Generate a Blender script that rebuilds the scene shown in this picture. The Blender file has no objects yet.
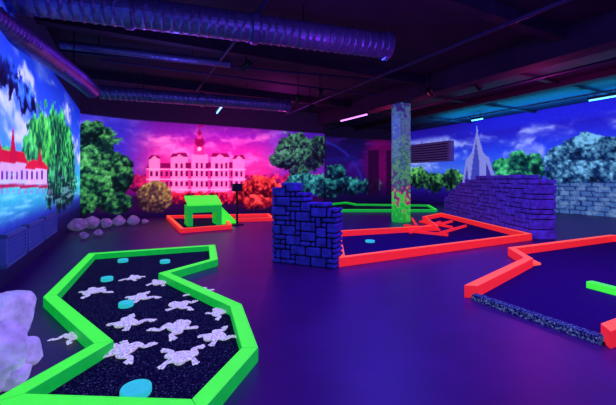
import bpy, bmesh, math, random
import numpy as np
from mathutils import Vector, Matrix
random.seed(7)
F=351.0; H=1.5; HY=179.0; CX=308.0
YAW=math.radians(27.1); SI=math.sin(YAW); CO=math.cos(YAW)
XL=-1.55; YB=15.0; YR=18.0; XR=17.0; XJ=8.6; ZC=4.7
scene=bpy.context.scene
scene.view_settings.view_transform='Standard'
COL=scene.collection

def P(px,py,z=0.0):
    """survey point measured on the photograph -> room metres at height z"""
    d=F*(H-z)/(py-HY); lat=(px-CX)/F*d
    return Vector((d*SI+lat*CO, d*CO-lat*SI, z))
def lin(c):
    return tuple(((v/255)/12.92 if v/255<=0.04045 else ((v/255+0.055)/1.055)**2.4) for v in c)

# ---------------------------------------------------------------- materials
def mat(name,base,rough=0.6,emit=None,es=0.0,noise=0.0,nscale=20,metal=0.0,spec=0.3,bump=0.0):
    m=bpy.data.materials.new(name); m.use_nodes=True
    nt=m.node_tree; b=nt.nodes['Principled BSDF']
    bc=lin(base)+(1,)
    b.inputs['Roughness'].default_value=rough; b.inputs['Metallic'].default_value=metal
    b.inputs['Specular IOR Level'].default_value=spec
    ec=(lin(emit) if emit else lin(base))+(1,)
    tc=nt.nodes.new('ShaderNodeTexCoord'); n=nt.nodes.new('ShaderNodeTexNoise')
    n.inputs['Scale'].default_value=nscale; n.inputs['Detail'].default_value=4
    nt.links.new(tc.outputs['Object'],n.inputs['Vector'])
    def mixed(c,inp):
        r=nt.nodes.new('ShaderNodeValToRGB')
        r.color_ramp.elements[0].position=0.3; r.color_ramp.elements[1].position=0.7
        r.color_ramp.elements[0].color=tuple(v*(1-noise) for v in c[:3])+(1,)
        r.color_ramp.elements[1].color=tuple(min(1,v*(1+noise)) for v in c[:3])+(1,)
        nt.links.new(n.outputs['Fac'],r.inputs['Fac']); nt.links.new(r.outputs['Color'],inp)
    mixed(bc,b.inputs['Base Color'])
    if es>0:
        mixed(ec,b.inputs['Emission Color']); b.inputs['Emission Strength'].default_value=es
    if bump>0:
        bp=nt.nodes.new('ShaderNodeBump'); bp.inputs['Strength'].default_value=bump
        bp.inputs['Distance'].default_value=0.02
        nt.links.new(n.outputs['Fac'],bp.inputs['Height']); nt.links.new(bp.outputs['Normal'],b.inputs['Normal'])
    return m
def turf_mat(name,base,speck,dens=0.62,es=0.35,sc=60):
    m=mat(name,base,0.95,noise=0.3,nscale=60,spec=0.05)
    nt=m.node_tree; b=nt.nodes['Principled BSDF']
    tc=nt.nodes.new('ShaderNodeTexCoord'); n=nt.nodes.new('ShaderNodeTexNoise')
    n.inputs['Scale'].default_value=sc; n.inputs['Detail'].default_value=3; n.inputs['Roughness'].default_value=0.8
    r=nt.nodes.new('ShaderNodeValToRGB'); r.color_ramp.elements[0].position=dens; r.color_ramp.elements[1].position=dens+0.1
    r.color_ramp.elements[0].color=(0,0,0,1); r.color_ramp.elements[1].color=lin(speck)+(1,)
    nt.links.new(tc.outputs['Object'],n.inputs['Vector']); nt.links.new(n.outputs['Fac'],r.inputs['Fac'])
    nt.links.new(r.outputs['Color'],b.inputs['Emission Color']); b.inputs['Emission Strength'].default_value=es
    return m
M={}
M['floor']=mat('floor_paint',(58,26,92),0.4,noise=0.15,nscale=2.5,spec=0.3)
M['ceil']=mat('ceiling_paint',(50,28,66),0.8,noise=0.25,nscale=2)
M['dark']=mat('dark_paint',(24,18,40),0.7,noise=0.2,nscale=5)
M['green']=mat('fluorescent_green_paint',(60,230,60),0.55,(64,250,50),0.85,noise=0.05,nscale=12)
M['green_shade']=mat('fluorescent_green_painted_shade',(20,160,60),0.55,(10,205,60),0.5,noise=0.08,nscale=12)  # darker copy of the green; shade of upright faces put into the colour
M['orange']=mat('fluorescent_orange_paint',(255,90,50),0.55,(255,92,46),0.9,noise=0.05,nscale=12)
M['orange_shade_bar']=mat('fluorescent_orange_shade_bar_red',(220,30,44),0.55,(245,40,44),0.68,noise=0.08,nscale=12)  # rail side shade put into the orange; also the crossed bars' own red
M['turf']=turf_mat('speckled_navy_carpet',(16,12,46),(110,120,225),.58,.45)
M['turf_blue']=turf_mat('blue_violet_carpet',(36,18,84),(66,50,160),0.62,0.3)
M['speck']=turf_mat('speckled_edge_board',(24,26,100),(140,160,240),0.52,0.5,sc=60)
M['frog']=mat('frog_pale_paint',(215,215,220),0.8,(215,215,225),0.5,noise=0.6,nscale=60,bump=0.3)
M['teal']=mat('turquoise_plastic',(40,190,180),0.5,(50,215,195),0.6,noise=0.04)
M['stone']=mat('castle_stone_dark_paint',(46,50,150),0.8,(36,40,135),0.14,noise=0.5,nscale=7,bump=0.5)
M['stone2']=mat('castle_stone_violet_paint',(84,70,175),0.8,(62,50,160),0.18,noise=0.5,nscale=7,bump=0.5)
M['mortar']=mat('castle_mortar',(12,10,40),0.9)
M['rock']=mat('pale_rock',(215,210,225),0.85,(185,180,225),0.26,noise=0.35,nscale=9,bump=0.6)
M['rock2']=mat('grey_rock',(160,150,175),0.85,(120,110,160),0.2,noise=0.4,nscale=9,bump=0.6)
M['duct']=mat('galvanised_duct',(112,98,160),0.36,metal=0.6,noise=0.2,nscale=6,spec=0.4)
M['pipe']=mat('painted_pipe',(50,40,90),0.5,noise=0.2)
M['vent']=mat('vent_casing_paint',(110,90,150),0.5,(80,60,130),.3,noise=0.1)
M['grille']=mat('grille_paint',(60,80,150),0.5,(50,70,170),0.2)
M['housing']=mat('black_metal',(20,18,28),0.4)
M['uv']=mat('uv_tube_glow',(200,120,255),0.4,(225,130,255),2.4)
M['uvb']=mat('blue_tube_glow',(120,190,255),0.4,(110,190,255),2.4)
M['black']=mat('black_plastic',(14,12,24),0.5)

# ---------------------------------------------------------------- mesh helpers
def meshobj(name,verts,faces,mats,parent=None,loc=None,smooth=False,fm=None):
    me=bpy.data.meshes.new(name); me.from_pydata([tuple(v) for v in verts],[],faces)
    for m in (mats if isinstance(mats,(list,tuple)) else [mats]): me.materials.append(m)
    if fm: 
        for p,i in zip(me.polygons,fm): p.material_index=i
    bm=bmesh.new(); bm.from_mesh(me); bmesh.ops.recalc_face_normals(bm,faces=bm.faces); bm.to_mesh(me); bm.free()
    if smooth:
        for p in me.polygons: p.use_smooth=True
    me.update()
    o=bpy.data.objects.new(name,me); COL.objects.link(o)
    if loc is not None: o.location=loc
    if parent:
        o.parent=parent
        if loc is None: o.matrix_parent_inverse=Matrix.Translation(-Vector(parent.location))
    return o
def recenter(o):
    me=o.data; n=len(me.vertices)
    xs=[v.co.copy() for v in me.vertices]
    c=Vector((sum(v.x for v in xs)/n,sum(v.y for v in xs)/n,min(v.z for v in xs)))
    me.transform(Matrix.Translation(-c)); o.location=c
def top(o,label,cat,group=None):
    o['label']=label; o['category']=cat
    if group: o['group']=group
    return o
def empty(name,loc,label,cat,group=None):
    o=bpy.data.objects.new(name,None); o.location=loc; o.empty_display_size=0.1; COL.objects.link(o)
    return top(o,label,cat,group)
def bevel(o,w,seg=2):
    b=o.modifiers.new('bevel','BEVEL'); b.width=w; b.segments=seg; b.limit_method='ANGLE'
def box_geo(c,sx,sy,sz,rot=0.0):
    ca,sa=math.cos(rot),math.sin(rot); v=[]
    for z in (0,sz):
        for x,y in ((-1,-1),(1,-1),(1,1),(-1,1)):
            lx,ly=x*sx/2,y*sy/2
            v.append((c[0]+lx*ca-ly*sa,c[1]+lx*sa+ly*ca,c[2]+z))
    f=[(0,3,2,1),(4,5,6,7),(0,1,5,4),(1,2,6,5),(2,3,7,6),(3,0,4,7)]
    return v,f
class Geo:
    def __init__(s): s.v=[]; s.f=[]
    def add(s,v,f):
        n=len(s.v); s.v+=list(v); s.f+=[tuple(i+n for i in q) for q in f]
    def box(s,c,sx,sy,sz,rot=0): s.add(*box_geo(c,sx,sy,sz,rot))
def struct(o): o['kind']='structure'; return o
def prism(pts,z0,z1):
    n=len(pts); v=[(p[0],p[1],z0) for p in pts]+[(p[0],p[1],z1) for p in pts]
    f=[tuple(range(n-1,-1,-1)),tuple(range(n,2*n))]+[(i,(i+1)%n,n+(i+1)%n,n+i) for i in range(n)]
    return v,f
def tube_path(path,rad,seg=20,ribs=None,step=None,caps=True):
    """sweep a circle along a polyline; ribs=(pitch,height) makes a helical seam"""
    pts=[Vector(p) for p in path]; out=[]; s=0
    for a,b in zip(pts[:-1],pts[1:]):
        L=(b-a).length; k=max(1,int(L/step)) if step else 1
        for i in range(k): out.append((a.lerp(b,i/k),s+L*i/k))
        s+=L
    out.append((pts[-1],s)); v=[];f=[]
    n=len(out)
    for i,(p,s) in enumerate(out):
        t=(out[min(i+1,n-1)][0]-out[max(i-1,0)][0]).normalized()
        side=t.cross(Vector((0,0,1)))
        side=side.normalized() if side.length>1e-3 else Vector((1,0,0))
        up=side.cross(t)
        for k in range(seg):
            a=2*math.pi*k/seg; r=rad
            if ribs:
                fr=(s/ribs[0]-k/seg)%1.0
                if fr<0.22: r+=ribs[1]
            v.append(p+side*math.cos(a)*r+up*math.sin(a)*r)
    for i in range(n-1):
        for k in range(seg):
            f.append((i*seg+k,i*seg+(k+1)%seg,(i+1)*seg+(k+1)%seg,(i+1)*seg+k))
    if caps: f.append(tuple(range(seg))); f.append(tuple((n-1)*seg+k for k in range(seg)))
    return v,f

# ---------------------------------------------------------------- murals
rng=np.random.RandomState(3)
GR=rng.rand(8,256,256)
def vnoise(u,z,seed):
    g=GR[seed%8]; u=u+seed*17.3+400; z=z+seed*5.7+400
    i=np.floor(u).astype(int); j=np.floor(z).astype(int); fu=u-i; fz=z-j
    fu=fu*fu*(3-2*fu); fz=fz*fz*(3-2*fz); i%=256; j%=256; i1=(i+1)%256; j1=(j+1)%256
    return (g[i,j]*(1-fu)+g[i1,j]*fu)*(1-fz)+(g[i,j1]*(1-fu)+g[i1,j1]*fu)*fz
def fbm(u,z,seed,o=4):
    t=0;a=.5;s=0
    c_,s_=math.cos(.6),math.sin(.6)
    for k in range(o):
        t=t+a*vnoise(u,z,seed+k); s+=a; a*=.55
        u,z=(u*c_-z*s_)*2.03,(u*s_+z*c_)*2.03
    return t/s
def sstep(a,b,x):
    t=np.clip((x-a)/(b-a),0,1); return t*t*(3-2*t)
class Mural:
    def __init__(s,axis,const,u0,u1,step):
        s.axis=axis; s.c0=const
        s.nu=int((u1-u0)/step)+1; s.nz=int(ZC/step)+1
        uu=np.linspace(u0,u1,s.nu); zz=np.linspace(0,ZC,s.nz)
        s.U,s.Z=[a.ravel() for a in np.meshgrid(uu,zz,indexing='ij')]
        s.col=np.zeros((s.U.size,3))
    def conv(s,px,py):
        t=(px-CX)/F
        if s.axis=='back': d=s.c0/(CO-SI*t); u=d*(SI+CO*t)
        else: d=s.c0/(SI+CO*t); u=d*(CO-SI*t)
        return u,H+(HY-py)*d/F,d
    def mix(s,m,c):
        m=m[:,None] if getattr(m,'ndim',0)==1 else m
        s.col=s.col*(1-m)+np.array(c,dtype=float)*m
    def grad(s,stops):
        zs=[a for a,_ in stops]
        for k in range(3): s.col[:,k]=np.interp(s.Z,zs,[c[k] for _,c in stops])
    def pmask(s,pts):
        q=[s.conv(*p)[:2] for p in pts]; ins=np.zeros(s.U.size,bool)
        n=len(q)
        for i in range(n):
            (x1,y1),(x2,y2)=q[i],q[(i+1)%n]
            if y1==y2: continue
            c=((y1>s.Z)!=(y2>s.Z))&(s.U<(x2-x1)*(s.Z-y1)/(y2-y1)+x1); ins^=c
        return ins.astype(float)
    def poly(s,pts,c,a=1.0): s.mix(s.pmask(pts)*a,c)
    def rect(s,x0,y0,x1,y1,c,a=1.0): s.poly([(x0,y0),(x1,y0),(x1,y1),(x0,y1)],c,a)
    def emask(s,px,py,rx,ry,rag=0.0,sc=6,seed=1,soft=0.05):
        u,z,d=s.conv(px,py); ru=abs(s.conv(px+rx,py)[0]-s.conv(px-rx,py)[0])/2; rz=ry*d/F
        r=np.sqrt(((s.U-u)/ru)**2+((s.Z-z)/rz)**2)+rag*(fbm(s.U*sc,s.Z*sc,seed)-.5)*2
        return 1-sstep(1-soft,1+soft,r),r
    def ell(s,px,py,rx,ry,c,a=1.0,**k): s.mix(s.emask(px,py,rx,ry,**k)[0]*a,c)
    def foliage(s,px,py,rx,ry,dark,light,seed=1,sc=9,rag=.4):
        m,r=s.emask(px,py,rx,ry,rag=rag,sc=4,seed=seed)
        u,z,d=s.conv(px,py); rz=ry*d/F
        n=fbm(s.U*sc,s.Z*sc,seed+2,3)*.75+fbm(s.U*1.8,s.Z*1.8,seed+4,2)*.35+0.16*np.clip((s.Z-z)/rz,-1,1)
        D=np.array(dark,float); Lc=np.array(light,float)
        c=D*.5+(D*.5)*sstep(.36,.46,n)[:,None]
        k=sstep(.48,.72,n)[:,None]; c=c*(1-k)+Lc*k
        k=sstep(.72,.85,n)[:,None]; c=c*(1-k)+np.minimum(255,Lc*1.25+20)*k
        s.mix(m,c)
    def clouds(s,c,lo,hi,zlo,zhi,seed=4,sc=.7,a=.9,sx=1.0):
        wu=fbm(s.U*1.3,s.Z*1.3,seed+3,3)*.8
        n=fbm(s.U*sc*sx+wu,s.Z*sc*2.2+wu*.6,seed,5)
        n2=fbm(s.U*sc*sx+wu,s.Z*sc*2.2+wu*.6+.25,seed,5)
        e=sstep(zlo-.2,zlo+.3,s.Z)*(1-sstep(zhi-.3,zhi+.2,s.Z))
        m=sstep(lo,hi,n)*e
        sh=np.clip(.62+(n-n2)*3.5,.35,1)[:,None]
        m=(m*a)[:,None]; s.col=s.col*(1-m)+(s.col*(1-sh)+np.array(c,float)*sh)*m
    def build(s,name,material,sat=1.1,gam=1.05):
        if s.axis=='back': vs=np.stack([s.U,np.full_like(s.U,s.c0),s.Z],1)
        else: vs=np.stack([np.full_like(s.U,s.c0),s.U,s.Z],1)
        nz=s.nz; fs=[(i*nz+j,(i+1)*nz+j,(i+1)*nz+j+1,i*nz+j+1) for i in range(s.nu-1) for j in range(nz-1)]
        me=bpy.data.meshes.new(name); me.from_pydata(vs.tolist(),[],fs)
        at=me.color_attributes.new('paint','FLOAT_COLOR','POINT')
        lum=s.col.mean(1,keepdims=True); cc=lum+(s.col-lum)*sat
        c=np.clip(cc,0,255)/255; l=np.where(c<=.04045,c/12.92,((c+.055)/1.055)**2.4)**gam
        at.data.foreach_set('color',np.concatenate([l,np.ones((len(l),1))],1).ravel())
        me.materials.append(material); o=bpy.data.objects.new(name,me); COL.objects.link(o); return struct(o)
def mural_mat(name,es):
    m=bpy.data.materials.new(name); m.use_nodes=True; nt=m.node_tree; b=nt.nodes['Principled BSDF']
    a=nt.nodes.new('ShaderNodeAttribute'); a.attribute_name='paint'
    n=nt.nodes.new('ShaderNodeTexNoise'); n.inputs['Scale'].default_value=6; n.inputs['Detail'].default_value=5
    tc=nt.nodes.new('ShaderNodeTexCoord'); nt.links.new(tc.outputs['Object'],n.inputs['Vector'])
    mr=nt.nodes.new('ShaderNodeMapRange'); mr.inputs[3].default_value=.75; mr.inputs[4].default_value=1.25
    nt.links.new(n.outputs['Fac'],mr.inputs[0])
    vm=nt.nodes.new('ShaderNodeVectorMath'); vm.operation='SCALE'
    nt.links.new(a.outputs['Color'],vm.inputs[0]); nt.links.new(mr.outputs[0],vm.inputs['Scale'])
    nt.links.new(vm.outputs[0],b.inputs['Base Color']); nt.links.new(vm.outputs[0],b.inputs['Emission Color'])
    b.inputs['Emission Strength'].default_value=es; b.inputs['Roughness'].default_value=.8
    b.inputs['Specular IOR Level'].default_value=.15
    return m
MM=mural_mat('fluorescent_mural_paint',0.8)
MML=mural_mat('fluorescent_lake_mural_paint',1.05)

# left wall
w=Mural('side',XL,-1.0,YB,.03)
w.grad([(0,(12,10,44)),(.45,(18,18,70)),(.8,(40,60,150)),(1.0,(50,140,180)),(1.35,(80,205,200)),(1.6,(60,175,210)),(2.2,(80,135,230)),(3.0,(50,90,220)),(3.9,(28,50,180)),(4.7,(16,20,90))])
w.clouds((215,225,255),.42,.66,1.9,3.8,seed=4,sc=.7)
w.foliage(60,150,18,38,(10,70,60),(60,180,90),seed=2,sc=7)
w.foliage(42,140,12,26,(20,110,70),(90,215,90),seed=5,sc=7)
w.foliage(30,152,8,16,(20,100,80),(80,205,100),seed=3,sc=7)
w.foliage(64,185,14,24,(10,50,60),(50,150,90),seed=6,sc=7)
w.foliage(6,160,22,14,(20,120,90),(80,205,120),seed=1,sc=7)
w.rect(-6,163,26,186,(205,170,215)); w.rect(26,168,47,184,(215,180,225))
w.poly([(-6,163),(2,150),(24,152),(28,163)],(190,30,60))
w.poly([(24,169),(30,160),(44,162),(49,169)],(200,35,65))
w.poly([(9,163),(13,125),(17,163)],(180,25,65)); w.poly([(-4,160),(0,140),(5,160)],(190,30,70))
w.poly([(37,166),(40,148),(43,166)],(190,30,70)); w.rect(-6,184,48,188,(160,40,90))
for x in range(-4,46,5): w.rect(x,171,x+2,179,(90,50,140))
for i in range(10): w.rect(-6+i*6,189,-3+i*6,194,(160,110,190),.5)
w.foliage(8,72,16,16,(14,24,90),(40,80,190),seed=3,sc=6,rag=.8)
w.foliage(24,96,12,14,(14,24,90),(60,110,210),seed=6,sc=6,rag=.9)
nz=fbm(w.U*1.0,w.Z*14,5,3); w.mix(sstep(.5,.7,nz)*(1-sstep(1.55,1.62,w.Z))*sstep(.8,1.0,w.Z)*.5,(170,235,240))
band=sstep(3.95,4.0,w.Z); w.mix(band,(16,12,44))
w.build('wall_left',MML)

# back wall
w=Mural('back',YB,XL,XJ,.033)
w.grad([(0,(30,10,60)),(.5,(44,14,80)),(1.2,(130,20,110)),(1.8,(225,55,140)),(2.6,(205,50,155)),(3.4,(125,36,160)),(4.7,(40,20,80))])
px=CX+F*((w.U*CO-YB*SI)/(w.U*SI+YB*CO))   # bearing of each wall point
k=1-sstep(112,165,px); w.mix(k*sstep(1.2,1.8,w.Z),(60,54,180))
k=sstep(255,300,px); w.mix(k*.7,(60,38,165))
kk=sstep(125,165,px)*(1-sstep(250,300,px))
cl=w.col.copy(); w.clouds((255,150,210),.42,.70,1.7,3.8,seed=2,sc=.55); w.col=cl*(1-kk[:,None])+w.col*kk[:,None]
cl=w.col.copy(); w.clouds((150,130,225),.42,.68,1.9,3.8,seed=6,sc=.6); w.col=cl*kk[:,None]+w.col*(1-kk[:,None])
for i,x in enumerate(range(136,330,9)): w.foliage(x,184,9,9,(110,16,80),(190,36,90),seed=i,sc=7)
PK=(220,62,140); PD=(130,12,85); PL=(250,140,190)
w.rect(146,168,244,193,PK)
w.poly([(146,168),(150,163),(242,162),(246,168)],PD)
for a,b,t in ((149,160,159),(171,188,157),(211,229,157),(233,245,159)):
    w.rect(a,t,b,193,PL); w.poly([(a-1,t),(a+2,t-4),(b-2,t-4),(b+1,t)],PD)
    w.poly([((a+b)/2-4,t),((a+b)/2,t-3),((a+b)/2+4,t)],PL)
w.rect(191,154,208,193,PL); w.rect(194,143,205,155,PK); w.ell(199.5,142,5,5,PD); w.rect(197.5,133,201.5,139,PK); w.ell(199.5,133,2,3,PD)
w.ell(199.5,149,2,2,(255,200,220)); w.rect(199.2,124,199.9,132,PD); w.rect(200,125,203,127,PD)
for y in (163,171,181):
    for x in range(150,245,5):
        if y>163 or (172<x<187) or (212<x<227) or (192<x<206): w.rect(x+.2,y,x+2.8,y+5.5,(110,10,80))
for y in (169,178.5,189): w.rect(146,y,246,y+.9,(255,185,215))
w.rect(168,193,262,196,(220,40,90))
w.rect(130,196,330,222,(44,12,60))
for i,x in enumerate(range(172,262,7)): w.foliage(x,198,7,6,(80,10,50),(225,40,70),seed=i+1,sc=9)
for i,(x,y,rx,ry) in enumerate(((248,190,7,11),(258,187,9,14),(270,190,9,14),(280,196,8,11),(258,203,16,8),(238,196,6,8))): w.foliage(x,y,rx,ry,(110,16,34),(205,64,55),seed=i+2,sc=10)
w.rect(98,180,105,214,(40,24,50))
for i,(x,y,rx,ry) in enumerate(((96,142,22,20),(112,166,20,18),(86,170,16,24),(102,190,26,20),(90,130,12,10),(122,178,12,14),(84,204,14,14),(118,202,14,12))):
    w.foliage(x,y,rx,ry,(14,48,44),(72,150,76),seed=i,sc=8)
w.foliage(155,197,18,16,(80,56,60),(150,130,70),seed=4,sc=12,rag=.1)
w.rect(296,160,300,205,(40,20,60))
for i,(x,y,rx,ry) in enumerate(((296,146,20,13),(284,160,12,10),(308,160,16,12),(318,150,8,14),(300,172,10,8))): w.foliage(x,y,rx,ry,(20,26,50),(56,115,80),seed=i+3,sc=8)
for i,(x,y,rx,ry) in enumerate(((305,184,18,10),(322,186,12,12),(292,192,10,8))): w.foliage(x,y,rx,ry,(14,50,70),(50,140,120),seed=i+1,sc=8)
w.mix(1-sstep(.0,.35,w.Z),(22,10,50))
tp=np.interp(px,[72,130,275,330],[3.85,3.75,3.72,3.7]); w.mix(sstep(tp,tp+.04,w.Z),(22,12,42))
w.build('wall_back',MM)

# recess wall
w=Mural('back',YR,XJ,XR,.05)
w.grad([(0,(16,10,50)),(1.0,(34,12,76)),(2.0,(50,18,100)),(3.2,(30,18,90)),(4.7,(14,10,36))])
w.clouds((70,30,140),.5,.7,1.6,4.0,seed=3)
for i in range(60):
    a=math.pi*.42*i/59; w.ell(312+52*math.sin(a),196-56*math.cos(a),1.2,1.2,(44,40,150),.8)
w.poly([(324,158),(356,156),(358,160),(324,163)],(34,26,110))
for i,(x,y,rx,ry) in enumerate(((330,188,16,10),(350,186,14,9),(372,186,12,8),(336,172,10,8))): w.foliage(x,y,rx,ry,(14,30,60),(40,115,110),seed=i+1,sc=6)
w.ell(382,160,16,26,(120,8,80),.7,soft=.5); w.rect(368,150,379,196,(34,6,46),.8); w.rect(386,150,391,196,(34,6,46),.8)
w.mix(sstep(4.0,4.05,w.Z),(18,10,36))
w.build('wall_recess',MM)

# right wall
w=Mural('side',XR,-1.0,YR,.045)
w.grad([(0,(20,10,70)),(.6,(34,16,110)),(1.4,(50,50,170)),(2.0,(80,125,230)),(2.9,(50,80,220)),(3.8,(46,44,190)),(4.7,(40,26,150))])
w.clouds((175,195,255),.42,.68,2.0,4.1,seed=5,sc=.5)
for i,(x,y,rx,ry) in enumerate(((418,178,10,11),(434,182,12,10),(452,180,12,11),(466,184,10,9))): w.foliage(x,y,rx,ry,(20,50,50),(80,155,80),seed=i,sc=6)
for i,(x,y,rx,ry) in enumerate(((505,168,12,12),(520,162,13,12),(535,168,10,14),(512,178,24,8))): w.foliage(x,y,rx,ry,(16,64,70),(60,165,100),seed=i+2,sc=6)
w.poly([(462,184),(466,160),(472,152),(476,134),(477,124),(478,134),(483,152),(489,158),(497,184)],(140,150,215))
w.poly([(470,184),(473,160),(476,140),(479,160),(480,184)],(70,80,175))
w.poly([(486,184),(486,162),(490,172),(493,184)],(60,60,150)); w.poly([(464,184),(467,166),(469,184)],(70,70,170))
for i,(x,y,rx,ry) in enumerate(((560,162,18,16),(585,152,26,19),(612,156,24,22),(570,174,26,14),(600,176,30,16))): w.foliage(x,y,rx,ry,(20,54,90),(90,150,165),seed=i+4,sc=9,rag=.2)
w.poly([(552,184),(640,180),(640,226),(552,214)],(70,110,150))
br=w.pmask([(552,184),(640,180),(640,226),(552,214)])
uu=w.U+.12*fbm(w.U*2,w.Z*2,1); zz=w.Z+.1*fbm(w.U*2,w.Z*2,3)
row=np.floor(zz/.2); lines=((zz/.2)%1<.22)|(((uu/.42+row*.5)%1)<.12); w.mix(br*lines*.7,(16,24,70))
w.mix(br*sstep(.5,.7,fbm(w.U*4,w.Z*4,2))*.5,(140,180,190))
w.poly([(500,186),(552,184),(552,214),(500,212)],(30,22,90))
w.build('wall_right',MM)

# shell
v,f=box_geo(((XL+XR)/2,8.5,-.1),XR-XL+.4,20,.1); struct(meshobj('floor',v,f,M['floor']))
v,f=box_geo(((XL+XR)/2,8.5,ZC),XR-XL+.4,20,.1); struct(meshobj('ceiling',v,f,M['ceil']))
v,f=box_geo((XJ-.01,(YB+YR)/2,0),.1,YR-YB,ZC); struct(meshobj('wall_return',v,f,M['dark']))
v,f=box_geo((8.45,8.5,4.12),.5,19,.57); struct(meshobj('trim_1',v,f,M['ceil']))
v,f=box_geo((12.6,8.5,4.5),.3,19,.19); struct(meshobj('trim_2',v,f,M['ceil']))
for i,y in enumerate((4.2,8.2,12.2)):
    v,f=box_geo((3.3,y,4.45),9.7,.22,.25); struct(meshobj('trim_%d'%(i+3),v,f,M['ceil']))
for i,y in enumerate((6.5,9.8,13.2)):
    v,f=box_geo((12.9,y,4.6),8.1,.16,.1); struct(meshobj('trim_%d'%(i+6),v,f,M['ceil']))

# column with painted mural
cm=bpy.data.materials.new('column_mural'); cm.use_nodes=True; nt=cm.node_tree; b=nt.nodes['Principled BSDF']
tc=nt.nodes.new('ShaderNodeTexCoord'); sp=nt.nodes.new('ShaderNodeSeparateXYZ'); nt.links.new(tc.outputs['Object'],sp.inputs[0])
n=nt.nodes.new('ShaderNodeTexNoise'); n.inputs['Scale'].default_value=5; n.inputs['Detail'].default_value=5; nt.links.new(tc.outputs['Object'],n.inputs['Vector'])
ma=nt.nodes.new('ShaderNodeMath'); ma.operation='MULTIPLY_ADD'; ma.inputs[1].default_value=.8; nt.links.new(n.outputs['Fac'],ma.inputs[0])
mz=nt.nodes.new('ShaderNodeMath'); mz.operation='MULTIPLY_ADD'; mz.inputs[1].default_value=1/4.2; mz.inputs[2].default_value=-.40; nt.links.new(sp.outputs['Z'],mz.inputs[0]); nt.links.new(mz.outputs[0],ma.inputs[2])
r=nt.nodes.new('ShaderNodeValToRGB'); cr=r.color_ramp
cr.elements[0].position=.02; cr.elements[0].color=lin((20,170,50))+(1,)
cr.elements[1].position=.98; cr.elements[1].color=lin((36,40,120))+(1,)
for p_,c_ in ((.16,(30,225,60)),(.23,(170,70,90)),(.30,(30,50,100)),(.42,(80,160,80)),(.52,(30,80,100)),(.64,(80,140,110)),(.75,(40,70,130)),(.86,(70,120,140))):
    e=cr.elements.new(p_); e.color=lin(c_)+(1,)
nt.links.new(ma.outputs[0],r.inputs[0]); nt.links.new(r.outputs[0],b.inputs['Base Color']); nt.links.new(r.outputs[0],b.inputs['Emission Color']); b.inputs['Emission Strength'].default_value=.65
cp=P(401,222)
v,f=box_geo((0,0,0),.47,.47,4.12); o=meshobj('column',v,f,cm,loc=cp); bevel(o,.03)
top(o,'square column painted with green and violet foliage mural','column')

# ---------------------------------------------------------------- mini golf lanes
def miter(pts,closed,off):
    n=len(pts); out=[]
    for i in range(n):
        p=Vector(pts[i][:2])
        a=Vector(pts[(i-1)%n][:2]) if (closed or i>0) else None
        b=Vector(pts[(i+1)%n][:2]) if (closed or i<n-1) else None
        if a is None: d=(b-p).normalized(); nn=Vector((-d.y,d.x)); out.append(p+nn*off); continue
        if b is None: d=(p-a).normalized(); nn=Vector((-d.y,d.x)); out.append(p+nn*off); continue
        d1=(p-a).normalized(); d2=(b-p).normalized()
        n1=Vector((-d1.y,d1.x)); n2=Vector((-d2.y,d2.x)); m=(n1+n2)
        m=m.normalized() if m.length>1e-4 else n1
        k=min(2.2,1/max(.3,m.dot(n1))); out.append(p+m*off*k)
    return out
def rails(parent,pts,mt,ms,closed=True,w=.11,h=.13,skip=(),z0=0.0):
    a=miter(pts,closed,w/2); b=miter(pts,closed,-w/2); n=len(pts)
    for i in range(n if closed else n-1):
        if i in skip: continue
        j=(i+1)%n
        q=[a[i],a[j],b[j],b[i]]
        v,f=prism([(p.x,p.y) for p in q],z0,z0+h)
        o=meshobj('rail',v,f,[mt,ms],parent=parent,fm=[1,0,1,1,1,1]); bevel(o,.008,2)  # tops take the bright slot, sides the one with painted-in shade
def lane(name,label,px_pts,turf,mt,ms,h=.13,w=.11,skip=(),world=None):
    pts=world if world else [P(x,y) for x,y in px_pts]
    c=sum((Vector((p[0],p[1],0)) for p in pts),Vector())/len(pts)
    e=empty(name,c,label,'mini golf lane')
    v,f=prism([(p[0],p[1]) for p in pts],0.0,.02)
    meshobj('putting_surface',v,f,turf,parent=e)
    rails(e,pts,mt,ms,h=h,w=w,skip=skip); return e,pts

L1=[(4,418),(104,356),(50,306),(92,260),(212,251),(214,266),(164,281),(236,316),(250,362),(196,425)]
lane('mini_golf_lane','putting lane with fluorescent green rails and speckled navy carpet',L1,M['turf'],M['green'],M['green_shade'],w=.13,h=.12)
L2=[(342,266),(529,240),(441,217),(424,221),(436,231),(338,237)]
e2,_=lane('mini_golf_lane','putting lane with fluorescent orange rails beside castle walls',L2,M['turf_blue'],M['orange'],M['orange_shade_bar'],h=.16)
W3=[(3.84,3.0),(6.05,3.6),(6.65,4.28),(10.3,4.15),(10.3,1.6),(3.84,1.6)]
e3,_=lane('mini_golf_lane','orange-railed putting lane with a speckled tee edge',None,M['turf_blue'],M['orange'],M['orange_shade_bar'],world=W3,skip=(5,),h=.16,w=.13)
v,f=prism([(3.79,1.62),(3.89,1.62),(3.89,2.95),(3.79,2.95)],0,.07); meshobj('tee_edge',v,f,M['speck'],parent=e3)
lane('mini_golf_lane','small orange-railed putting lane below the palace mural',[(168,219),(182,233),(230,229),(226,222),(272,221),(268,217)],M['turf'],M['orange'],M['orange_shade_bar'],h=.13)
lane('mini_golf_lane','putting lane with thin fluorescent green rails at the back',[(316,207),(342,212),(436,212),(428,207),(356,206),(346,204)],M['turf'],M['green'],M['green_shade'],h=.12)

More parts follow.
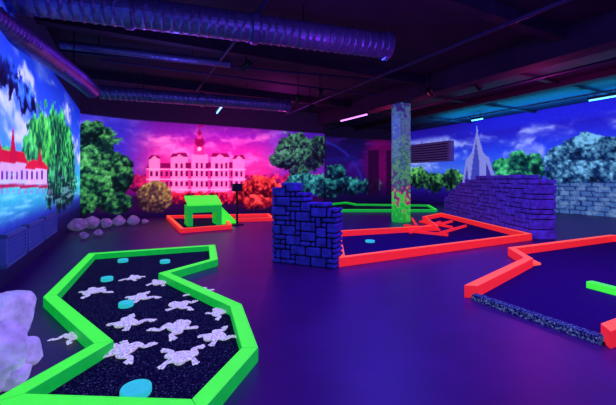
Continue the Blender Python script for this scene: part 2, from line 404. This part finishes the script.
# ---------------------------------------------------------------- frogs
def frog_mesh(seed):
    rr=random.Random(seed)
    V=[];E=[];R=[]
    def add(p,r,par=None):
        V.append(p);R.append(r)
        if par is not None:E.append((par,len(V)-1))
        return len(V)-1
    j=lambda a:(rr.random()-.5)*a
    root=add((0,-.055,.03),.052); mid=add((0,0,.034),.062,root); ch=add((0,.05,.034),.054,mid)
    hd=add((0,.09,.032),.048,ch); sn=add((0,.125,.026),.028,hd)
    for sx in (-1,1):
        add((sx*.03,.10,.066),.014,hd)
        kn=add((sx*(.105+j(.02)),-.02+j(.04),.03),.034,root)
        an=add((sx*(.075+j(.02)),-.105+j(.02),.02),.022,kn)
        ft=add((sx*(.12+j(.02)),-.135+j(.02),.014),.020,an)
        for a in (-.7,0,.7): 
            add((V[ft][0]+sx*.05*math.cos(a),V[ft][1]+.05*math.sin(a)-.01,.010),.010,ft)
        el=add((sx*(.085+j(.02)),.045+j(.03),.024),.022,ch)
        ha=add((sx*(.105+j(.02)),.095+j(.02),.014),.017,el)
        for a in (.1,.9,1.7): add((V[ha][0]+sx*.038*math.cos(a),V[ha][1]+.038*math.sin(a),.010),.009,ha)
    me=bpy.data.meshes.new('frog'); me.from_pydata(V,E,[])
    o=bpy.data.objects.new('tmp',me); COL.objects.link(o)
    s=o.modifiers.new('s','SKIN'); 
    for i,sv in enumerate(me.skin_vertices[0].data): sv.radius=(R[i],R[i]*.8); sv.use_root=(i==0)
    sb=o.modifiers.new('u','SUBSURF'); sb.levels=2; sb.render_levels=2
    dg=bpy.context.evaluated_depsgraph_get(); dg.update()
    m2=bpy.data.meshes.new_from_object(o.evaluated_get(dg)); bpy.data.objects.remove(o)
    zmin=min(v.co.z for v in m2.vertices); m2.transform(Matrix.Translation((0,0,-zmin)))
    m2.materials.clear(); m2.materials.append(M['frog'])
    for p in m2.polygons: p.use_smooth=True
    m2.name='frog'; return m2
FM=[frog_mesh(i) for i in range(5)]
frogs=[(94,294,.3,1.1),(140,300,1.9,1.1),(159,285,2.6,1.0),(201,294,-.6,1.0),(180,308,1.2,1.05),(220,315,.4,.9),(128,326,2.2,1.15),(177,331,-1.1,1.2),(217,340,1.8,1.05),(124,354,.9,1.2),(181,361,2.9,1.1),(72,339,-.8,.8),(134,280,-2.2,.9)]
for i,(x,y,a,s) in enumerate(frogs):
    o=bpy.data.objects.new('frog',FM[i%5]); p=P(x,y); o.location=(p.x,p.y,.02); o.rotation_euler=(0,0,a); o.scale=(s,s,s*.5)
    COL.objects.link(o); top(o,'pale flat frog figure lying on the navy carpet','frog','frog figures on the putting lane')

# ---------------------------------------------------------------- round turquoise discs
def disc(x,y,r,h=.045,z=.02):
    v=[];f=[];n=40; prof=[(r*.97,0),(r,.006),(r,h-.008),(r*.96,h),(r*.80,h),(r*.78,h-.004),(0.001,h-.004)]
    for rr,zz in prof:
        for k in range(n): v.append((rr*math.cos(2*math.pi*k/n),rr*math.sin(2*math.pi*k/n),zz))
    for i in range(len(prof)-1):
        for k in range(n): f.append((i*n+k,i*n+(k+1)%n,(i+1)*n+(k+1)%n,(i+1)*n+k))
    f.append(tuple(range(n)))
    p=P(x,y); o=meshobj('bumper_disc',v,f,M['teal'],loc=(p.x,p.y,z))
    top(o,'round turquoise bumper disc lying on the lane carpet','disc','turquoise discs on the lanes')
for x,y,r in ((136,397,.10),(126,308,.08),(107,282,.08),(123,263,.085),(165,264,.085)): disc(x,y,r,h=.05)
disc(370,243,.11)

# ---------------------------------------------------------------- castle walls
def stone_wall(p0,p1,hf,th,label,seed,ms,cs=.13,cz=.1,side=1):
    rr=random.Random(seed); p0=Vector((p0.x,p0.y,0)); p1=Vector((p1.x,p1.y,0)); L=(p1-p0).length; d=(p1-p0)/L; n=Vector((-d.y,d.x,0))*side
    ang=math.atan2(d.y,d.x); S=Geo(); C=Geo()
    e=empty('castle_wall',p0+d*L/2+n*th/2,label,'wall obstacle')
    nx=max(2,int(round(L/cs))); cs=L/nx; nzr=20
    used=[[False]*nzr for _ in range(nx)]
    solid=lambda i,k: 0<=i<nx and (k+.6)*cz<hf((i+.5)*cs/L)
    ok=lambda i,k: i<nx and k<nzr and not used[i][k] and solid(i,k)
    for i in range(nx):
        for k in range(nzr):
            if solid(i,k):
                a=i*cs+(0 if solid(i-1,k) else .04); b=(i+1)*cs-(0 if solid(i+1,k) else .04)
                q=p0+d*((a+b)/2)+n*(th/2); C.box((q.x,q.y,k*cz),b-a,th-.06,cz-(0 if solid(i,k+1) else .04),ang)
    for k in range(nzr):
        for i in range(nx):
            if not ok(i,k): continue
            wd=rr.choice((1,2,2,3,3)); hd=rr.choice((1,1,2,2))
            while not all(ok(i+a,k+b) for a in range(wd) for b in range(hd)):
                if hd>1: hd-=1
                else: wd-=1
            for a in range(wd):
                for b in range(hd): used[i+a][k+b]=True
            c=(i+wd/2)*cs; q=p0+d*c+n*(th/2); ex=rr.random()*.06
            S.box((q.x,q.y,k*cz+.008),wd*cs-.028,th+ex,hd*cz-.022,ang+(rr.random()-.5)*.03)
    o=meshobj('stone_blocks',S.v,S.f,ms,parent=e); bevel(o,.022,2)
    meshobj('mortar_core',C.v,C.f,M['mortar'],parent=e)
    return e
def steps(lst):
    def g(t):
        for a,h in lst:
            if t<=a: return h
        return lst[-1][1]
    return g
stone_wall(P(271,262),P(337,269.5),steps([(.12,1.38),(.42,1.44),(.55,1.25),(.85,1.14),(1,1.02)]),.34,'low dark blue castle ruin wall with stepped top',3,M['stone'],.1,.085)
h2=lambda t: float(np.interp(t,[0,.09,.1,.13,.26,.5,.73,.88,1.0],[1.50,1.50,1.60,1.62,1.68,1.6,1.35,1.0,.6]))
stone_wall(P(533,240),P(444,213.5),h2,.55,'long violet castle ruin wall with sloping rugged top',8,M['stone2'],.17,.125,side=-1)

# ---------------------------------------------------------------- crossed red bars on the lane
def bar(a,b,w=.07,h=.07,z=.02,m=None,parent=None,nm='crossed_bar'):
    a=Vector(a[:2]);b=Vector(b[:2]); d=(b-a).normalized(); n=Vector((-d.y,d.x))*w/2
    v,f=prism([a+n,b+n,b-n,a-n],z,z+h); o=meshobj(nm,v,f,m or M['orange_shade_bar'],parent=parent); bevel(o,.008)
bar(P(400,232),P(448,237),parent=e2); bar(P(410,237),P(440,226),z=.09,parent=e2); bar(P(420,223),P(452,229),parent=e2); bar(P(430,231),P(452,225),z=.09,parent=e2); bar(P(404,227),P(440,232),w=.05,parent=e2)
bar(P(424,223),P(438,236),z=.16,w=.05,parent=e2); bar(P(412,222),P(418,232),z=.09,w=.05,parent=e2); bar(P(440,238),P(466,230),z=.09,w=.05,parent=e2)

e=empty('green_corner_block',(5.55,2.13,0),'fluorescent green bar obstacle on the violet lane','golf obstacle')
bar((5.6,2.52),(5.5,1.75),w=.12,h=.09,m=M['green'],parent=e,nm='bar')
v,f=prism([P(519,261),P(541,266),P(527,268)],.02,.16)
v=[tuple(x) for x in v]; v[3]=(v[3][0],v[3][1],.15);v[4]=(v[4][0],v[4][1],.05);v[5]=(v[5][0],v[5][1],.06)
o=meshobj('corner_wedge',v,f,M['orange']); recenter(o); top(o,'small orange wedge at the lane corner','golf obstacle')

# green tunnel on the far lane
c=P(203,225); e=empty('tunnel_obstacle',c,'bright green tunnel obstacle with sloping side ramp','golf obstacle')
g=Geo()
for off,wid in ((-.45,.16),(.45,.16)): g.box((c.x+off,c.y,.02),wid,.7,.42)
g.box((c.x,c.y,.44),1.06,.7,.22)
o=meshobj('tunnel_body',g.v,g.f,M['green_shade'],parent=e); bevel(o,.01)
v=[(c.x-.53,c.y-.36,.66),(c.x+.53,c.y-.36,.66),(c.x+.53,c.y+.36,.90),(c.x-.53,c.y+.36,.90),(c.x-.53,c.y-.36,.70),(c.x+.53,c.y-.36,.70),(c.x+.53,c.y+.36,.95),(c.x-.53,c.y+.36,.95)]
f=[(0,3,2,1),(4,5,6,7),(0,1,5,4),(1,2,6,5),(2,3,7,6),(3,0,4,7)]
meshobj('sloped_roof',v,f,M['green'],parent=e)
v=[(c.x+.53,c.y-.3,.02),(c.x+1.1,c.y-.3,.02),(c.x+.53,c.y+.3,.02),(c.x+1.1,c.y+.3,.02),(c.x+.53,c.y-.3,.6),(c.x+.53,c.y+.3,.6)]
meshobj('side_ramp',v,[(0,1,4),(2,5,3),(0,4,5,2),(1,3,5,4),(0,2,3,1)],M['green'],parent=e)

def post(x,y,h):
    p=P(x,y); e=empty('score_post',p,'dark slim post with a small box on top','post')
    v,f=tube_path([(0,0,.03),(0,0,h-.25)],.035,14); meshobj('pole',[Vector(q)+p for q in v],f,M['black'],parent=e)
    g=Geo(); g.box((p.x,p.y,0),.36,.36,.04); o=meshobj('base_plate',g.v,g.f,M['black'],parent=e); bevel(o,.01)
    g=Geo(); g.box((p.x,p.y,h-.25),.32,.22,.25); o=meshobj('box_head',g.v,g.f,M['black'],parent=e); bevel(o,.02)
post(237,225,1.35)

# ---------------------------------------------------------------- rocks
def rock(x,y,s,seed,label,grp,sq=.8,m=None):
    rr=random.Random(seed); bm=bmesh.new(); bmesh.ops.create_icosphere(bm,subdivisions=4,radius=1)
    ax=[Vector((rr.gauss(0,1),rr.gauss(0,1),rr.gauss(0,1))).normalized() for _ in range(16)]; hh=[.66+rr.random()*.24 for _ in ax]
    for v in bm.verts:
        for a,h in zip(ax,hh):
            k=v.co.dot(a)
            if k>h: v.co-=a*(k-h)*.97
        v.co*=1+.02*math.sin(v.co.x*19+seed)*math.cos(v.co.y*17+v.co.z*13)
        v.co.z*=sq
    zm=min(v.co.z for v in bm.verts)
    for v in bm.verts: v.co.z-=zm
    bmesh.ops.scale(bm,vec=(s*(1+rr.random()*.3),s,s),verts=bm.verts)
    me=bpy.data.meshes.new('rock'); bm.to_mesh(me); bm.free(); me.materials.append(m or M['rock'])
    o=bpy.data.objects.new('rock',me); p=P(x,y); o.location=(p.x,p.y,0); o.rotation_euler=(0,0,rr.random()*3); COL.objects.link(o)
    top(o,label,'rock',grp)
for x,y,s,k in ((10,338,.24,1),(24,366,.12,2),(-14,390,.25,3),(14,388,.09,4),(-64,352,.26,6)): rock(x,y,s,k,'large pale lilac boulder beside the green lane','boulders beside the lane',1.05)
for i,(x,y,s) in enumerate(((78,231,.22),(91,229,.24),(106,228,.18),(119,226,.2),(133,225,.18),(98,236,.11),(145,224,.11),(84,239,.1))): rock(x,y,s,i+20,'grey rounded stone at the foot of the mural wall','stones along the mural wall',.9,M['rock2'])

def grille(y0,y1,z0,z1):
    e=empty('wall_grille',Vector((XL+.05,(y0+y1)/2,z0)),'blue louvred ventilation grille on the mural wall','grille','louvred grilles on the mural wall')
    g=Geo(); yc=(y0+y1)/2; xx=XL+.05
    for y in (y0+.03,y1-.03): g.box((xx,y,z0),.1,.06,z1-z0)
    for z in (z0,z1-.05): g.box((xx,yc,z),.1,y1-y0,.05)
    o=meshobj('frame',g.v,g.f,M['grille'],parent=e)
    g=Geo(); g.box((XL+.015,yc,z0+.02),.02,y1-y0-.05,z1-z0-.04); meshobj('back_plate',g.v,g.f,M['black'],parent=e)
    n=6
    for i in range(n):
        z=z0+.07+(z1-z0-.12)*i/n; a=XL+.02; 
        v=[(a,y0+.06,z+.035),(a+.07,y0+.06,z),(a+.07,y1-.06,z),(a,y1-.06,z+.035)]
        v+= [(q[0],q[1],q[2]+.012) for q in v]
        meshobj('louver',v,[(0,3,2,1),(4,5,6,7),(0,1,5,4),(1,2,6,5),(2,3,7,6),(3,0,4,7)],M['grille'],parent=e)
grille(6.0,7.1,.3,.75); grille(7.2,8.4,.3,.75); grille(8.5,9.8,.3,.75)

e=empty('ventilation_box',Vector((XR-.2,16.0,3.0)),'violet-grey louvred ventilation box high on the wall','ventilation box')
g=Geo(); g.box((XR-.2,16.0,2.55),.38,3.2,1.2); o=meshobj('casing',g.v,g.f,M['vent'],parent=e); bevel(o,.02)
for i in range(7):
    g=Geo(); g.box((XR-.41,16.0,2.65+i*.15),.04,2.9,.06); meshobj('slat',g.v,g.f,M['pipe'],parent=e)

# ---------------------------------------------------------------- ducts and pipes
def duct(path,r,label,rib=(.14,.014),name='spiral_duct',collars=()):
    pts=[Vector(p) for p in path]; c=pts[0]
    e=empty(name,c,label,'ventilation duct')
    v,f=tube_path(pts,r,28,ribs=rib,step=.03); meshobj('duct_pipe',v,f,M['duct'],parent=e)
    d=(pts[-1]-pts[0]); L=d.length; d.normalize()
    for t in collars:
        q=pts[0]+d*L*t; v,f=tube_path([q-d*.05,q+d*.05],r+.035,28); meshobj('collar',v,f,M['duct'],parent=e)
    for t in (.2,.75):
        q=pts[0].lerp(pts[-1],t)
        v,f=tube_path([(q.x,q.y,q.z+r),(q.x,q.y,ZC-.005)],.012,8); meshobj('hanger_rod',v,f,M['housing'],parent=e)
b_=P(386,46,4.15); a=b_+(P(130,12,4.15)-b_)*1.5
duct([a,b_],.235,'large galvanised spiral duct hanging below the dark ceiling',collars=(.0,.33,.62,1.0))
duct([P(-40,-6,3.68),P(40,50,3.68),P(80,80,3.68),P(92,91,3.68)],.17,'thick flexible silver duct along the mural wall',rib=(.09,.02),name='flexible_duct')
duct([P(100,92,4.0),P(288,106,4.0)],.19,'spiral duct running across near the mural wall',collars=(.5,1.0))
duct([P(60,44,4.4),P(230,64,4.4)],.09,'narrow metal duct below the ceiling',rib=(.1,.006))
def pipe(a,b,r,label='thin dark pipe fixed under the ceiling'):
    v,f=tube_path([a,b],r,12); o=meshobj('ceiling_pipe',v,f,M['pipe']); recenter(o); top(o,label,'pipe','pipes under the ceiling')
pipe(P(60,51,4.56),P(420,84,4.56),.035); pipe(P(100,60,4.4),P(380,96,4.4),.03)
pipe((2.0,1.5,4.4),(2.0,14.8,4.4),.03); pipe((6.2,1.5,4.35),(6.2,14.8,4.35),.04); pipe((10.4,4,4.38),(10.4,17.5,4.38),.04)
pipe((14.2,3,4.42),(14.2,17.8,4.42),.03)

# ---------------------------------------------------------------- lamps
def tube_lamp(a,b,m,label):
    a=Vector(a);b=Vector(b); d=(b-a); L=d.length; ang=math.atan2(d.y,d.x); c=(a+b)/2
    e=empty('tube_lamp',c,label,'lamp','blacklight tube lamps on the ceiling')
    g=Geo(); g.box((c.x,c.y,c.z+.03),L+.06,.12,.07,ang); meshobj('housing',g.v,g.f,M['housing'],parent=e)
    v,f=tube_path([a,b],.028,12); meshobj('glow_tube',v,f,m,parent=e)
    for t in (.15,.85):
        q=a.lerp(b,t); v,f=tube_path([(q.x,q.y,q.z+.09),(q.x,q.y,ZC-.005)],.01,6); meshobj('hanger_rod',v,f,M['housing'],parent=e)
def area(loc,rot,size,col,power,sy=None):
    l=bpy.data.lights.new('light','AREA'); l.energy=power; l.color=col; l.size=size
    if sy: l.shape='RECTANGLE'; l.size_y=sy
    o=bpy.data.objects.new('blacklight',l); o.location=loc; o.rotation_euler=rot; COL.objects.link(o); return o
tube_lamp(P(341,121,3.9),P(367,114.5,3.9),M['uv'],'glowing violet blacklight tube hung from the ceiling')
tube_lamp(P(217,113,4.0),P(223,105,4.0),M['uvb'],'short pale blue tube lamp hung from the ceiling')
tube_lamp((14.9,5.6,4.35),(14.9,6.7,4.35),M['uvb'],'bright blue tube lamp below the ceiling')
tube_lamp((14.9,11.0,4.35),(14.9,11.6,4.35),M['uvb'],'short blue tube lamp below the ceiling')
def spot(x,y,z,ang):
    p=P(x,y,z); e=empty('spotlight',p,'small black spotlight hung from the ceiling','lamp','black spotlights on the ceiling')
    v,f=tube_path([(p.x,p.y,p.z),(p.x,p.y,ZC-.005)],.015,8); meshobj('stem',v,f,M['housing'],parent=e)
    d=Vector((math.cos(ang),math.sin(ang),-.5)).normalized()
    v,f=tube_path([p-d*.13,p+d*.13],.075,16); meshobj('lamp_head',v,f,M['housing'],parent=e)
for q in ((298,99,4.0,1.5),(320,93,4.1,1.3),(310,108,4.0,2),(246,66,4.2,2.2),(430,92,4.1,.3),(478,86,4.1,.1)): spot(*q)

V_=(.3,.05,1); B_=(.05,.06,1); MG=(1,.02,.45)
area((3.0,3.0,4.0),(0,0,0),3,V_,100,2)
area((1.0,7.5,4.0),(0,0,0),2.5,V_,75,3)
area((5.0,6.0,3.9),(0,0,0),1.2,B_,140,1.2)
area((6.5,10.0,3.9),(0,0,0),2,(.1,.05,1),100,3)
area((6.5,1.2,4.0),(0,0,0),2.5,(.42,.08,1),250,2)
area((12.5,8,4.0),(0,0,0),3,(.24,.06,1),150,6)
area((15.2,8.5,3.9),(math.pi,0,0),1.0,(.0,.6,1),380,10)
area((3.5,12.0,3.9),(math.radians(50),0,0),3,MG,130,1)
area((2.0,-1.6,3.4),(math.radians(62),0,-math.radians(30)),3,(.2,.12,1),180,1.0)  # unseen fill light added behind the camera to lift the castle wall end
def pt(loc,col,p,r=.15):
    l=bpy.data.lights.new('light','POINT'); l.energy=p; l.color=col; l.shadow_soft_size=r
    o=bpy.data.objects.new('ceiling_glow_fill',l); o.location=loc; COL.objects.link(o)
pt((9.4,10.6,3.6),(1,.02,.2),70); pt((10.5,6,3.7),(.95,.04,.45),80); pt((5.2,12.2,3.8),(.9,.04,.7),45); pt((3.2,4.4,3.3),(.4,.06,1),30); pt((1.0,8.5,3.3),(.12,.12,1),35)  # point lights without fixtures; the blue-violet ones are added to brighten ceiling and ducts
wd=bpy.data.worlds.new('world'); scene.world=wd; wd.use_nodes=True
wd.node_tree.nodes['Background'].inputs[0].default_value=(.10,.04,.4,1); wd.node_tree.nodes['Background'].inputs[1].default_value=.12

cam=bpy.data.cameras.new('camera'); co=bpy.data.objects.new('camera',cam); COL.objects.link(co)
co.location=(0,0,H); co.rotation_euler=(math.pi/2,0,-YAW); cam.sensor_width=36; cam.lens=F/616*36; cam.shift_y=-(202.5-HY)/616
cam.clip_start=.05; scene.camera=co
